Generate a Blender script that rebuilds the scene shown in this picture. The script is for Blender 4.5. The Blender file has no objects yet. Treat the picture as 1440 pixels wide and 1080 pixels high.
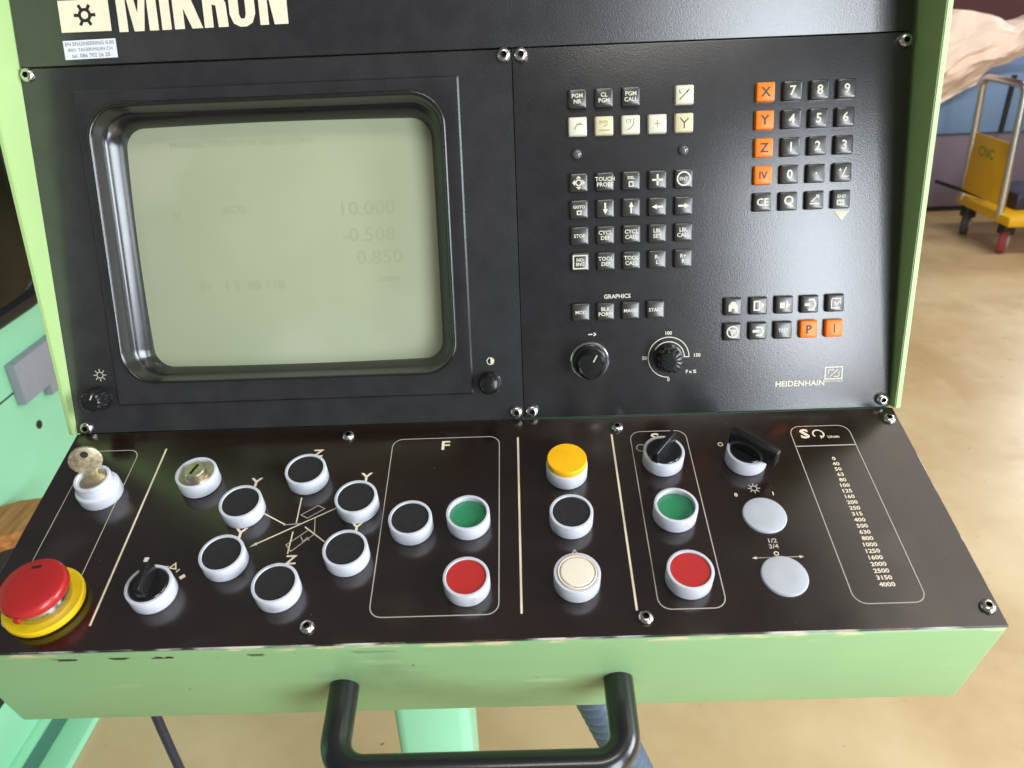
import bpy, bmesh, math, random
from mathutils import Matrix, Vector, noise
random.seed(7)
sc = bpy.context.scene
COL = sc.collection
R_ = math.radians
Z0 = 1.0                                   # height of the crease between the two panels above the floor

# ------------------------------------------------------------------ camera
cam_d = bpy.data.cameras.new('camera'); cam = bpy.data.objects.new('camera', cam_d); COL.objects.link(cam)
cam_d.sensor_fit = 'HORIZONTAL'; cam_d.sensor_width = 36.0; cam_d.lens = 26.878
cam_d.clip_start = 0.01; cam_d.clip_end = 100
CR = ((0.99927181, 0.03375788, 0.01778353), (-3.842e-05, 0.46696936, -0.8842735), (-0.03815556, 0.88362889, 0.46663062))
cam.matrix_world = Matrix(((*CR[0], 0.004757), (*CR[1], -0.523092), (*CR[2], 0.307454 + Z0), (0, 0, 0, 1)))
cam_d.dof.use_dof = True; cam_d.dof.focus_distance = 0.62; cam_d.dof.aperture_fstop = 11.0
sc.camera = cam

# ------------------------------------------------------------------ light
w = bpy.data.worlds.new('World'); sc.world = w; w.use_nodes = True
bg = w.node_tree.nodes['Background']; bg.inputs[0].default_value = (0.93, 0.95, 0.97, 1); bg.inputs[1].default_value = 0.18

def area(name, loc, target, sx, sy, power, col):
    d = bpy.data.lights.new(name, 'AREA'); d.shape = 'RECTANGLE'; d.size = sx; d.size_y = sy; d.energy = power; d.color = col
    o = bpy.data.objects.new(name, d); COL.objects.link(o)
    o.location = loc
    o.rotation_euler = (Vector(target) - Vector(loc)).to_track_quat('-Z', 'Y').to_euler()
    return o
area('window_light', (1.70, -2.22, Z0 + 0.34), (0, 0, Z0), 1.0, 2.1, 100, (0.87, 0.93, 1.0))
area('side_window', (2.7, -0.55, Z0 + 0.75), (0, 0, Z0), 1.3, 1.2, 88, (0.86, 0.93, 1.0))
area('skylight', (2.25, 0.9, Z0 + 2.1), (1.2, 0.7, 0), 2.3, 2.2, 24, (1.0, 0.90, 0.78))
area('rear_window', (4.7, 5.0, Z0 + 1.0), (1.9, 1.9, 0), 1.6, 1.3, 110, (0.92, 0.95, 1.0))
area('background_fill', (2.9, 1.9, Z0 + 1.9), (2.6, 3.6, 0.5), 1.6, 0.3, 42, (1.0, 0.96, 0.90))  # added fill light, no real fixture: brightens the cabinet, cloth and floor behind
area('ceiling_lamp', (0.4, -1.0, Z0 + 2.1), (0, 0.2, Z0), 1.2, 0.25, 16, (1.0, 0.95, 0.86))
area('far_window', (-2.5, -2.6, Z0 + 0.75), (-0.2, 0, Z0), 0.5, 0.4, 1.3, (1.0, 1.0, 1.0))

sc.view_settings.view_transform = 'Standard'; sc.view_settings.look = 'None'
sc.view_settings.gamma = 1.0; sc.view_settings.exposure = -0.06
sc.view_settings.use_curve_mapping = False

# ------------------------------------------------------------------ materials
def lin(r, g, b):
    f = lambda c: c / 12.92 if c <= 0.04045 else ((c + 0.055) / 1.055) ** 2.4
    return (f(r / 255), f(g / 255), f(b / 255), 1)
MATS = {}
def mat(name, col, rough=0.5, metal=0.0, spec=0.5, coat=0.0, coat_r=0.1, var=0.0, var_scale=40, bump=0.0, bump_scale=300, rvar=0.0):
    m = bpy.data.materials.new(name); m.use_nodes = True; MATS[name] = m
    nt = m.node_tree; b = nt.nodes['Principled BSDF']
    b.inputs['Base Color'].default_value = col; b.inputs['Roughness'].default_value = rough
    b.inputs['Metallic'].default_value = metal; b.inputs['Specular IOR Level'].default_value = spec
    b.inputs['Coat Weight'].default_value = coat; b.inputs['Coat Roughness'].default_value = coat_r
    tc = nt.nodes.new('ShaderNodeTexCoord')
    geo = nt.nodes.new('ShaderNodeNewGeometry')
    P = geo.outputs['Position']
    if var:
        n = nt.nodes.new('ShaderNodeTexNoise'); n.inputs['Scale'].default_value = var_scale; n.inputs['Detail'].default_value = 5
        nt.links.new(P, n.inputs['Vector'])
        r = nt.nodes.new('ShaderNodeMapRange'); r.inputs['From Min'].default_value = 0.3; r.inputs['From Max'].default_value = 0.7
        r.inputs['To Min'].default_value = 1 - var; r.inputs['To Max'].default_value = 1 + var
        nt.links.new(n.outputs['Fac'], r.inputs['Value'])
        mx = nt.nodes.new('ShaderNodeVectorMath'); mx.operation = 'SCALE'; mx.inputs[0].default_value = col[:3]
        nt.links.new(r.outputs[0], mx.inputs['Scale']); nt.links.new(mx.outputs[0], b.inputs['Base Color'])
    if rvar:
        n = nt.nodes.new('ShaderNodeTexNoise'); n.inputs['Scale'].default_value = 22; n.inputs['Detail'].default_value = 6
        nt.links.new(P, n.inputs['Vector'])
        r = nt.nodes.new('ShaderNodeMapRange'); r.inputs['From Min'].default_value = 0.3; r.inputs['From Max'].default_value = 0.7
        r.inputs['To Min'].default_value = rough - rvar; r.inputs['To Max'].default_value = rough + rvar
        nt.links.new(n.outputs['Fac'], r.inputs['Value']); nt.links.new(r.outputs[0], b.inputs['Roughness'])
    if bump:
        n = nt.nodes.new('ShaderNodeTexNoise'); n.inputs['Scale'].default_value = bump_scale; n.inputs['Detail'].default_value = 3
        nt.links.new(P, n.inputs['Vector'])
        bp = nt.nodes.new('ShaderNodeBump'); bp.inputs['Strength'].default_value = bump; bp.inputs['Distance'].default_value = 0.12 / bump_scale if bump_scale != 1001 else 0.00024
        nt.links.new(n.outputs['Fac'], bp.inputs['Height']); nt.links.new(bp.outputs[0], b.inputs['Normal'])
    return m
def overlay(m, col, scale, lo, hi, stretch=(1, 1, 1), detail=4, rough=None, mask=None, coords='Position'):
    """mix a second colour over a material where a noise passes a threshold (dust, chips, stains)"""
    nt = m.node_tree; b = nt.nodes['Principled BSDF']
    geo = nt.nodes.new('ShaderNodeNewGeometry')
    mp = nt.nodes.new('ShaderNodeVectorMath'); mp.operation = 'MULTIPLY'; mp.inputs[1].default_value = stretch
    nt.links.new(geo.outputs['Position'], mp.inputs[0])
    n = nt.nodes.new('ShaderNodeTexNoise'); n.inputs['Scale'].default_value = scale; n.inputs['Detail'].default_value = detail
    nt.links.new(mp.outputs[0], n.inputs['Vector'])
    r = nt.nodes.new('ShaderNodeMapRange'); r.inputs['From Min'].default_value = lo; r.inputs['From Max'].default_value = hi
    nt.links.new(n.outputs['Fac'], r.inputs['Value'])
    fac = r.outputs[0]
    if mask:                                           # (axis, a, b): fades in from a to b along a world axis
        for ax, a, c in mask:
            sp = nt.nodes.new('ShaderNodeSeparateXYZ'); nt.links.new(geo.outputs['Position'], sp.inputs[0])
            q = nt.nodes.new('ShaderNodeMapRange'); q.inputs['From Min'].default_value = a; q.inputs['From Max'].default_value = c
            nt.links.new(sp.outputs[ax], q.inputs['Value'])
            mu = nt.nodes.new('ShaderNodeMath'); mu.operation = 'MULTIPLY'
            nt.links.new(fac, mu.inputs[0]); nt.links.new(q.outputs[0], mu.inputs[1]); fac = mu.outputs[0]
    mix = nt.nodes.new('ShaderNodeMix'); mix.data_type = 'RGBA'
    src = b.inputs['Base Color'].links[0].from_socket if b.inputs['Base Color'].links else None
    if src: nt.links.new(src, mix.inputs['A'])
    else: mix.inputs['A'].default_value = b.inputs['Base Color'].default_value
    mix.inputs['B'].default_value = col
    nt.links.new(fac, mix.inputs['Factor']); nt.links.new(mix.outputs['Result'], b.inputs['Base Color'])
    return m

M = MATS
mat('black_panel', (0.017, 0.0165, 0.018, 1), 0.29, spec=1.0, var=0.25, var_scale=60, bump=0.42, bump_scale=1001)
overlay(M['black_panel'], (0.10, 0.10, 0.11, 1), 1500, 0.64, 0.78)
mat('bezel_black', (0.010, 0.010, 0.0105, 1), 0.22, spec=0.8, bump=0.2, bump_scale=1500, rvar=0.05)
mat('plate_black', (0.0125, 0.0060, 0.0040, 1), 0.20, spec=1.0, var=0.2, var_scale=30, bump=0.06, bump_scale=900, rvar=0.05)
M['plate_black'].node_tree.nodes['Principled BSDF'].inputs['IOR'].default_value = 1.52
overlay(M['plate_black'], (0.22, 0.20, 0.18, 1), 520, 0.735, 0.80)
overlay(M['plate_black'], (0.07, 0.055, 0.045, 1), 9, 0.55, 0.85)
mat('worn_edge', (0.02, 0.014, 0.012, 1), 0.4)
overlay(M['worn_edge'], (0.55, 0.53, 0.50, 1), 60, 0.50, 0.58, (0.25, 1, 1), 8)
overlay(M['worn_edge'], (0.16, 0.06, 0.03, 1), 90, 0.60, 0.66, (0.4, 1, 1), 6)
mat('green_paint', lin(150, 192, 138), 0.42, spec=0.4, coat=0.15, coat_r=0.25, var=0.05, var_scale=12, bump=0.03, bump_scale=160)
overlay(M['green_paint'], lin(176, 205, 160), 26, 0.62, 0.72, (0.3, 2, 1), 8)
mat('green_hood', lin(174, 204, 136), 0.42, spec=0.4, coat=0.2, coat_r=0.25, var=0.04, var_scale=12)
mat('green_front', lin(139, 180, 128), 0.42, spec=0.4, coat=0.15, coat_r=0.25, var=0.05, var_scale=9, bump=0.03, bump_scale=160)
overlay(M['green_front'], lin(178, 208, 165), 18, 0.63, 0.74, (0.5, 1, 2.2), 9)
overlay(M['green_front'], lin(96, 118, 82), 5, 0.58, 0.8, (1, 1, 1.5), 9)
overlay(M['green_front'], lin(62, 52, 40), 150, 0.75, 0.78, (1, 1, 1), 3)
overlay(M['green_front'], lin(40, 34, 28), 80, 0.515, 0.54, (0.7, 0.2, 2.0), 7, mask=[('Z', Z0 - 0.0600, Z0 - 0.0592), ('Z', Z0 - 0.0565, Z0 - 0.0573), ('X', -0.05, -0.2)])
overlay(M['green_front'], lin(205, 196, 150), 120, 0.52, 0.60, (0.3, 1, 1), 6, mask=[('Z', Z0 - 0.0555, Z0 - 0.053)])
mat('teal_paint', lin(150, 218, 178), 0.40, spec=0.4, coat=0.2, coat_r=0.2, var=0.04, var_scale=6, bump=0.02, bump_scale=90)
mat('teal_dark', lin(80, 128, 112), 0.5, var=0.05, var_scale=10)
mat('ring_plastic', lin(206, 208, 216), 0.32, spec=0.5, var=0.03, var_scale=80)
overlay(M['ring_plastic'], lin(168, 164, 158), 70, 0.58, 0.80, detail=7)
mat('cap_black', (0.020, 0.019, 0.020, 1), 0.55, spec=0.35, var=0.15, var_scale=200, bump=0.08, bump_scale=1500)
mat('cap_red', lin(184, 46, 43), 0.36, var=0.05, var_scale=120)
mat('cap_green', lin(50, 134, 90), 0.30, coat=0.2, var=0.05, var_scale=120)
mat('cap_yellow', lin(250, 186, 20), 0.34, var=0.05, var_scale=120)
mat('cap_white', lin(240, 228, 208), 0.4, var=0.03, var_scale=120)
mat('mushroom_red', lin(172, 35, 35), 0.30, coat=0.25, coat_r=0.15, var=0.05, var_scale=70)
mat('stop_yellow', lin(226, 190, 12), 0.40, var=0.05, var_scale=60)
mat('blank_grey', lin(184, 187, 193), 0.45, var=0.05, var_scale=60)
mat('knob_black', (0.011, 0.011, 0.011, 1), 0.22, spec=0.5)
mat('steel', (0.62, 0.60, 0.57, 1), 0.24, metal=1.0, var=0.1, var_scale=300)
mat('steel_dark', (0.05, 0.05, 0.05, 1), 0.4, metal=1.0)
mat('brass', (0.70, 0.63, 0.50, 1), 0.30, metal=1.0, var=0.15, var_scale=250)
mat('key_steel', (0.66, 0.57, 0.39, 1), 0.36, metal=0.85, var=0.35, var_scale=330)
mat('key_black', (0.026, 0.025, 0.022, 1), 0.30, spec=0.9, var=0.15, var_scale=300)
mat('key_cream', lin(210, 206, 184), 0.45, var=0.04, var_scale=200)
mat('key_cream_worn', lin(206, 197, 158), 0.45, var=0.06, var_scale=200)
mat('key_orange', lin(238, 122, 14), 0.42, var=0.04, var_scale=200)
mat('key_grey', lin(128, 126, 112), 0.45, var=0.08, var_scale=300)
mat('ink_white', lin(214, 210, 190), 0.6)
mat('ink_cream', lin(236, 224, 196), 0.55, var=0.06, var_scale=200)
mat('ink_grey', lin(190, 184, 170), 0.6)
mat('ink_dark', lin(70, 58, 44), 0.6)
mat('ink_faint', lin(150, 146, 122), 0.6)
mat('sticker_white', lin(224, 228, 236), 0.5)
mat('ink_sticker', lin(120, 120, 128), 0.6)
mat('phosphor', lin(164, 172, 140), 0.55, spec=0.5, coat=1.0, coat_r=0.16, var=0.05, var_scale=11)
overlay(M['phosphor'], lin(180, 184, 158), 7, 0.50, 0.75, detail=3)
mat('phosphor_burn', lin(159, 165, 133), 0.55, spec=0.5, coat=1.0, coat_r=0.16)
mat('led_lens', (0.10, 0.10, 0.11, 1), 0.15, coat=0.6)
mat('rubber_black', (0.012, 0.012, 0.012, 1), 0.28, spec=0.5, coat=0.35, coat_r=0.12, var=0.2, var_scale=40)
mat('cable_blue', lin(36, 38, 56), 0.4)
mat('hose_grey', lin(76, 94, 112), 0.45, var=0.08, var_scale=60)
mat('bracket_grey', lin(146, 150, 160), 0.45, var=0.04, var_scale=30)
mat('window_rubber', (0.012, 0.012, 0.014, 1), 0.35)
mat('window_glass', (0.014, 0.014, 0.007, 1), 0.12, spec=0.5, var=0.7, var_scale=7)
mat('dark_steel', (0.015, 0.014, 0.013, 1), 0.5)
mat('trolley_yellow', lin(232, 176, 8), 0.4, var=0.05, var_scale=8)
mat('tube_steel', (0.62, 0.61, 0.60, 1), 0.28, metal=1.0)
mat('wheel_grey', lin(70, 62, 58), 0.6)
mat('wheel_red', lin(150, 58, 58), 0.5)
mat('wheel_white', lin(190, 200, 215), 0.5)
mat('cabinet_blue', lin(112, 140, 176), 0.45, var=0.08, var_scale=4)
mat('cabinet_purple', lin(116, 102, 116), 0.5, var=0.08, var_scale=4)
mat('wall_brown', lin(96, 48, 42), 0.6, var=0.1, var_scale=3)
mat('cloth_peach', lin(250, 224, 206), 0.8, var=0.06, var_scale=9)
mat('pole_cream', lin(222, 205, 180), 0.4)
mat('ink_green', lin(120, 150, 40), 0.6)
# wood
m = mat('wood', lin(176, 112, 58), 0.5)
nt = m.node_tree; b = nt.nodes['Principled BSDF']; geo = nt.nodes.new('ShaderNodeNewGeometry')
mp = nt.nodes.new('ShaderNodeMapping'); mp.inputs['Scale'].default_value = (60, 6, 60); nt.links.new(geo.outputs['Position'], mp.inputs[0])
n = nt.nodes.new('ShaderNodeTexNoise'); n.inputs['Scale'].default_value = 1.5; n.inputs['Detail'].default_value = 6; nt.links.new(mp.outputs[0], n.inputs['Vector'])
rp = nt.nodes.new('ShaderNodeValToRGB'); rp.color_ramp.elements[0].position = 0.3; rp.color_ramp.elements[0].color = lin(140, 84, 40)
rp.color_ramp.elements[1].position = 0.7; rp.color_ramp.elements[1].color = lin(196, 130, 70)
nt.links.new(n.outputs['Fac'], rp.inputs[0]); nt.links.new(rp.outputs[0], b.inputs['Base Color'])
# floor: worn sealed screed with stains and specks
m = mat('floor_screed', lin(196, 168, 116), 0.34, spec=0.5, rvar=0.07, bump=0.05, bump_scale=30)
nt = m.node_tree; b = nt.nodes['Principled BSDF']; geo = nt.nodes.new('ShaderNodeNewGeometry')
n = nt.nodes.new('ShaderNodeTexNoise'); n.inputs['Scale'].default_value = 1.7; n.inputs['Detail'].default_value = 9; n.inputs['Roughness'].default_value = 0.62
nt.links.new(geo.outputs['Position'], n.inputs['Vector'])
rp = nt.nodes.new('ShaderNodeValToRGB'); rp.color_ramp.elements[0].position = 0.32; rp.color_ramp.elements[0].color = lin(184, 154, 106)
rp.color_ramp.elements[1].position = 0.70; rp.color_ramp.elements[1].color = lin(214, 190, 148)
nt.links.new(n.outputs['Fac'], rp.inputs[0]); nt.links.new(rp.outputs[0], b.inputs['Base Color'])
overlay(m, lin(110, 88, 56), 42, 0.735, 0.76, detail=3)
overlay(m, lin(172, 142, 96), 2.2, 0.55, 0.85, detail=9)
overlay(m, lin(204, 182, 140), 9, 0.55, 0.85, detail=9)

# ------------------------------------------------------------------ builders
WORLD = {}
def add(name, me, parent=None, Mw=Matrix.Identity(4), material=None, label=None, cat=None, group=None, kind=None):
    o = bpy.data.objects.new(name, me); COL.objects.link(o)
    if me is not None and material is not None and len(me.materials) == 0:
        me.materials.append(M[material])
    WORLD[o] = Mw.copy()
    if parent is not None:
        o.parent = parent; o.matrix_basis = WORLD[parent].inverted() @ Mw
    else: o.matrix_basis = Mw
    if label: o['label'] = label
    if cat: o['category'] = cat
    if group: o['group'] = group
    if kind: o['kind'] = kind
    return o
def T(x, y, z): return Matrix.Translation((x, y, z))
LEAN = 0.27559; SL = R_(15)
cl, sl = math.cos(LEAN), math.sin(LEAN)
MU = Matrix(((1, 0, 0, 0), (0, sl, -cl, 0), (0, cl, sl, Z0), (0, 0, 0, 1)))       # upper panel: x=u, y=up the panel, z=out
cs, ss = math.cos(SL), math.sin(SL)
ML = Matrix(((1, 0, 0, 0), (0, cs, -ss, 0), (0, ss, cs, Z0), (0, 0, 0, 1)))       # lower panel: x=u, y=towards the crease, z=out
MF = ML @ T(0, -0.19, 0) @ Matrix.Rotation(R_(90), 4, 'X')                          # front face: x=u, y=up, z=out to the viewer
def UU(u, w_, h=0): return MU @ T(u, w_, h)
def LL(u, v, h=0): return ML @ T(u, -v, h)

def finish(me, smooth=None):
    me.validate(); me.update()
    if smooth is not None:
        for p in me.polygons: p.use_smooth = True
        me.set_sharp_from_angle(angle=R_(smooth))
    return me
def raw(vs, fs, smooth=None):
    me = bpy.data.meshes.new('m'); me.from_pydata([tuple(v) for v in vs], [], fs)
    bm = bmesh.new(); bm.from_mesh(me); bmesh.ops.recalc_face_normals(bm, faces=bm.faces); bm.to_mesh(me); bm.free()
    return finish(me, smooth)
def flat(vs, fs):
    me = bpy.data.meshes.new('m'); me.from_pydata([tuple(v) for v in vs], [], fs); return finish(me)
def box(x0, x1, y0, y1, z0, z1, bev=0.0, seg=2, smooth=40):
    bm = bmesh.new(); bmesh.ops.create_cube(bm, size=1)
    for v in bm.verts:
        v.co = ((x0 + x1) / 2 + v.co.x * (x1 - x0), (y0 + y1) / 2 + v.co.y * (y1 - y0), (z0 + z1) / 2 + v.co.z * (z1 - z0))
    if bev: bmesh.ops.bevel(bm, geom=bm.edges[:], offset=bev, segments=seg, affect='EDGES', profile=0.5)
    me = bpy.data.meshes.new('m'); bm.to_mesh(me); bm.free(); return finish(me, smooth if bev else None)
def join(*mes):
    bm = bmesh.new()
    for me in mes: bm.from_mesh(me)
    out = bpy.data.meshes.new('m'); bm.to_mesh(out); bm.free()
    return out
def xf(me, Mx): me.transform(Mx); return me
def lathe(prof, n=40, smooth=35):
    vs, fs = [], []
    for r, z in prof:
        for i in range(n):
            a = 2 * math.pi * i / n; vs.append((r * math.cos(a), r * math.sin(a), z))
    for k in range(len(prof) - 1):
        for i in range(n):
            j = (i + 1) % n; fs.append((k * n + i, k * n + j, (k + 1) * n + j, (k + 1) * n + i))
    fs.append(tuple(range((len(prof) - 1) * n, len(prof) * n))); fs.append(tuple(reversed(range(n))))
    return raw(vs, fs, smooth)
def rrect(x0, x1, y0, y1, r, n=8):
    pts = []
    for cx, cy, a0 in ((x1 - r, y1 - r, 0), (x0 + r, y1 - r, 90), (x0 + r, y0 + r, 180), (x1 - r, y0 + r, 270)):
        for k in range(n + 1):
            a = R_(a0 + 90 * k / n); pts.append((cx + r * math.cos(a), cy + r * math.sin(a)))
    return pts
def loft(loops, cap0=False, cap1=False, smooth=35):
    n = len(loops[0]); vs = [v for l in loops for v in l]; fs = []
    for k in range(len(loops) - 1):
        for i in range(n):
            j = (i + 1) % n; fs.append((k * n + i, k * n + j, (k + 1) * n + j, (k + 1) * n + i))
    if cap0: fs.append(tuple(reversed(range(n))))
    if cap1: fs.append(tuple(range((len(loops) - 1) * n, len(loops) * n)))
    return raw(vs, fs, smooth)
def prism(pts, z0, z1, bev=0.0, smooth=35):
    bm = bmesh.new(); a = [bm.verts.new((x, y, z0)) for x, y in pts]; c = [bm.verts.new((x, y, z1)) for x, y in pts]
    n = len(pts); bm.faces.new(a); top = bm.faces.new(c)
    for i in range(n): bm.faces.new((a[i], a[(i + 1) % n], c[(i + 1) % n], c[i]))
    bmesh.ops.recalc_face_normals(bm, faces=bm.faces)
    if bev:
        es = [e for e in bm.edges if all(abs(v.co.z - z1) < 1e-9 for v in e.verts)]
        bmesh.ops.bevel(bm, geom=es, offset=bev, segments=2, affect='EDGES', profile=0.5)
    me = bpy.data.meshes.new('m'); bm.to_mesh(me); bm.free(); return finish(me, smooth)
def tube(path, r, n=16, smooth=50, ridge=None):
    P = [Vector(p) for p in path]; vs, fs = [], []
    up = None
    for k, p in enumerate(P):
        t = (P[min(k + 1, len(P) - 1)] - P[max(k - 1, 0)]).normalized()
        if up is None: up = t.orthogonal().normalized()
        up = (up - t * up.dot(t)).normalized(); s = t.cross(up)
        rr = r * (ridge(k) if ridge else 1)
        for i in range(n):
            a = 2 * math.pi * i / n; vs.append(p + (up * math.cos(a) + s * math.sin(a)) * rr)
    for k in range(len(P) - 1):
        for i in range(n):
            j = (i + 1) % n; fs.append((k * n + i, k * n + j, (k + 1) * n + j, (k + 1) * n + i))
    fs.append(tuple(reversed(range(n)))); fs.append(tuple(range((len(P) - 1) * n, len(P) * n)))
    return raw(vs, fs, smooth)
def fillet(path, r, n=6):
    P = [Vector(p) for p in path]; out = [P[0]]
    for k in range(1, len(P) - 1):
        a = (P[k - 1] - P[k]).normalized(); c = (P[k + 1] - P[k]).normalized()
        th = a.angle(c) / 2; d = r / math.tan(th)
        p0 = P[k] + a * d; ctr = P[k] + (a + c).normalized() * (r / math.sin(th)); p1 = P[k] + c * d
        v0 = (p0 - ctr); v1 = (p1 - ctr); ang = v0.angle(v1)
        for i in range(n + 1):
            t = i / n; out.append(ctr + (v0 * math.sin((1 - t) * ang) + v1 * math.sin(t * ang)) / math.sin(ang))
    out.append(P[-1]); return out
def strokes(lines, wd, z=0.0):
    """flat printed lines: each polyline a mitred ribbon"""
    vs, fs = [], []
    for ln in lines:
        closed = len(ln) > 2 and ln[0] == ln[-1]
        pts = [Vector(p) for p in (ln[:-1] if closed else ln)]; n = len(pts); base = len(vs)
        for k in range(n):
            p = pts[k]
            a = pts[k - 1] if (k or closed) else None; c = pts[(k + 1) % n] if (k < n - 1 or closed) else None
            d1 = (p - a).normalized() if a is not None else None; d2 = (c - p).normalized() if c is not None else None
            if d1 is None: d1 = d2
            if d2 is None: d2 = d1
            n1 = Vector((-d1.y, d1.x)); n2 = Vector((-d2.y, d2.x)); q = (n1 + n2)
            q = q.normalized() if q.length > 1e-6 else n1
            l = wd / 2 / max(0.45, q.dot(n1))
            vs.append((p.x + q.x * l, p.y + q.y * l, z)); vs.append((p.x - q.x * l, p.y - q.y * l, z))
        for k in range(n if closed else n - 1):
            i, j = base + 2 * k, base + 2 * ((k + 1) % n); fs.append((i, i + 1, j + 1, j))
    return flat(vs, fs)
def polys(ps, z=0.0):
    vs, fs = [], []
    for p in ps:
        fs.append(tuple(range(len(vs), len(vs) + len(p)))); vs += [(x, y, z) for x, y in p]
    return flat(vs, fs)
def circ(cx, cy, r, a0=0, a1=360, n=20):
    pts = [(cx + r * math.cos(R_(a0 + (a1 - a0) * k / n)), cy + r * math.sin(R_(a0 + (a1 - a0) * k / n))) for k in range(n + 1)]
    if abs(a1 - a0) == 360: pts[-1] = pts[0]
    return pts
TC = {}
def text(s, size, bold=0.0, sx=1.0, line=0.95):
    k = (s, size, bold, sx)
    if k in TC: return TC[k]
    c = bpy.data.curves.new('t', 'FONT'); c.body = s; c.size = size; c.align_x = 'CENTER'; c.align_y = 'CENTER'
    c.offset = bold * size; c.resolution_u = 2; c.space_line = line; c.fill_mode = 'FRONT'
    o = bpy.data.objects.new('t', c)
    me = bpy.data.meshes.new_from_object(o); bpy.data.objects.remove(o); bpy.data.curves.remove(c)
    me.materials.clear()
    xs = [v.co.x for v in me.vertices]; ys = [v.co.y for v in me.vertices]
    cx = (min(xs) + max(xs)) / 2; cy = (min(ys) + max(ys)) / 2
    for v in me.vertices: v.co.x = (v.co.x - cx) * sx; v.co.y -= cy; v.co.z = 0
    TC[k] = me; return me

# ------------------------------------------------------------------ setting
flr = add('floor', flat([(-6, -4, 0), (9, -4, 0), (9, 9, 0), (-6, 9, 0)], [(0, 1, 2, 3)]), None, material='floor_screed', kind='structure')
add('wall', box(0.5, 8, 5.2, 5.3, 0.004, 3.2), None, material='wall_brown', kind='structure')

# ------------------------------------------------------------------ control console
con = add('control_console', None, None, T(0.0, 0.05, 0), label='green and black machine control console with screen, keypad and push buttons', cat='control console')
L0, L1 = -0.356, 0.2925                     # outer left and right of the console
# lower box
vb = 0.19
hs = add('desk_box', box(L0, L1, -vb + 0.0006, 0.03, -0.093, -0.0022, 0.0022, 3), con, ML, 'green_front')
# upper housing behind the panels, and the hood band
up = add('housing', box(L0 + 0.001, L1 - 0.001, -0.004, 0.42, -0.20, -0.030, 0.002), con, MU, 'green_paint')
# cheeks: sheet-metal sides, deeper towards the top
ck = [(-0.001, -0.05), (0.42, -0.05), (0.42, 0.0535), (0.0, 0.0062)]
def cheek(x0, x1):
    vs = []
    for x in (x0, x1):
        for w_, h in ck: vs.append((x, w_, h))
    me = raw(vs, [(0, 1, 2, 3), (7, 6, 5, 4), (0, 4, 5, 1), (1, 5, 6, 2), (2, 6, 7, 3), (3, 7, 4, 0)])
    bm = bmesh.new(); bm.from_mesh(me); bmesh.ops.bevel(bm, geom=bm.edges[:], offset=0.0007, segments=2, affect='EDGES'); bm.to_mesh(me); bm.free()
    return finish(me, 40)
add('side_cheek', cheek(L0 - 0.0025, L0 + 0.0015), con, MU, 'green_hood', label='yellow-green side cheek, brightly lit')
add('side_cheek', cheek(L1 - 0.0012, L1 + 0.0032), con, MU, 'green_hood', label='dark green side cheek in shade')
add('hood_band', box(-0.3540, 0.2880, 0.2752, 0.42, -0.0035, 0.0006, 0.0007), con, MU, 'black_panel')
# a thin green flange along the crease
add('crease_flange', box(L0 + 0.002, L1 - 0.004, -0.0034, -0.0008, -0.003, 0.0016, 0.0004), con, MU, 'teal_dark')
# monitor plate and keyboard plate
def plate_with_hole(x0, x1, y0, y1, hole, r, z0, z1):
    n = 10; hp = rrect(*hole, r, n); N = len(hp)
    cx, cy = (hole[0] + hole[1]) / 2, (hole[2] + hole[3]) / 2
    outer = []
    for (x, y) in hp:                       # matching points on the outer rectangle
        outer.append((x, y))
    k = n + 1
    oc = [(x1, y1), (x0, y1), (x0, y0), (x1, y0)]
    op = []
    for q in range(4):
        for i in range(k): op.append(oc[q])
    bm = bmesh.new()
    ring = lambda pts, z: [bm.verts.new((x, y, z)) for x, y in pts]
    h0, h1 = ring(hp, z0), ring(hp, z1); c0, c1 = ring(oc, z0), ring(oc, z1)
    for q in range(4):
        for i in range(k - 1):
            a, b_ = q * k + i, q * k + i + 1
            bm.faces.new((c1[q], h1[a], h1[b_])); bm.faces.new((c0[q], h0[b_], h0[a])); bm.faces.new((h1[a], h0[a], h0[b_], h1[b_]))
        a, b_ = q * k + k - 1, ((q + 1) % 4) * k; q2 = (q + 1) % 4
        bm.faces.new((c1[q], h1[a], h1[b_], c1[q2])); bm.faces.new((c0[q2], h0[b_], h0[a], c0[q])); bm.faces.new((h1[a], h0[a], h0[b_], h1[b_]))
        bm.faces.new((c1[q], c1[q2], c0[q2], c0[q]))
    bmesh.ops.recalc_face_normals(bm, faces=bm.faces)
    me = bpy.data.meshes.new('m'); bm.to_mesh(me); bm.free(); return finish(me)
HOLE = (-0.3075, -0.0500, 0.0425, 0.2455)
mon = add('monitor_plate', plate_with_hole(-0.3545, 0.0024, 0.0002, 0.2738, (-0.312, -0.041, 0.027, 0.2525), 0.02, -0.003, 0.0012), con, MU, 'black_panel')
kbp = add('keyboard_plate', box(0.0030, 0.2882, 0.0002, 0.2744, -0.003, 0.0, 0.0005), con, MU, 'black_panel')
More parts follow.
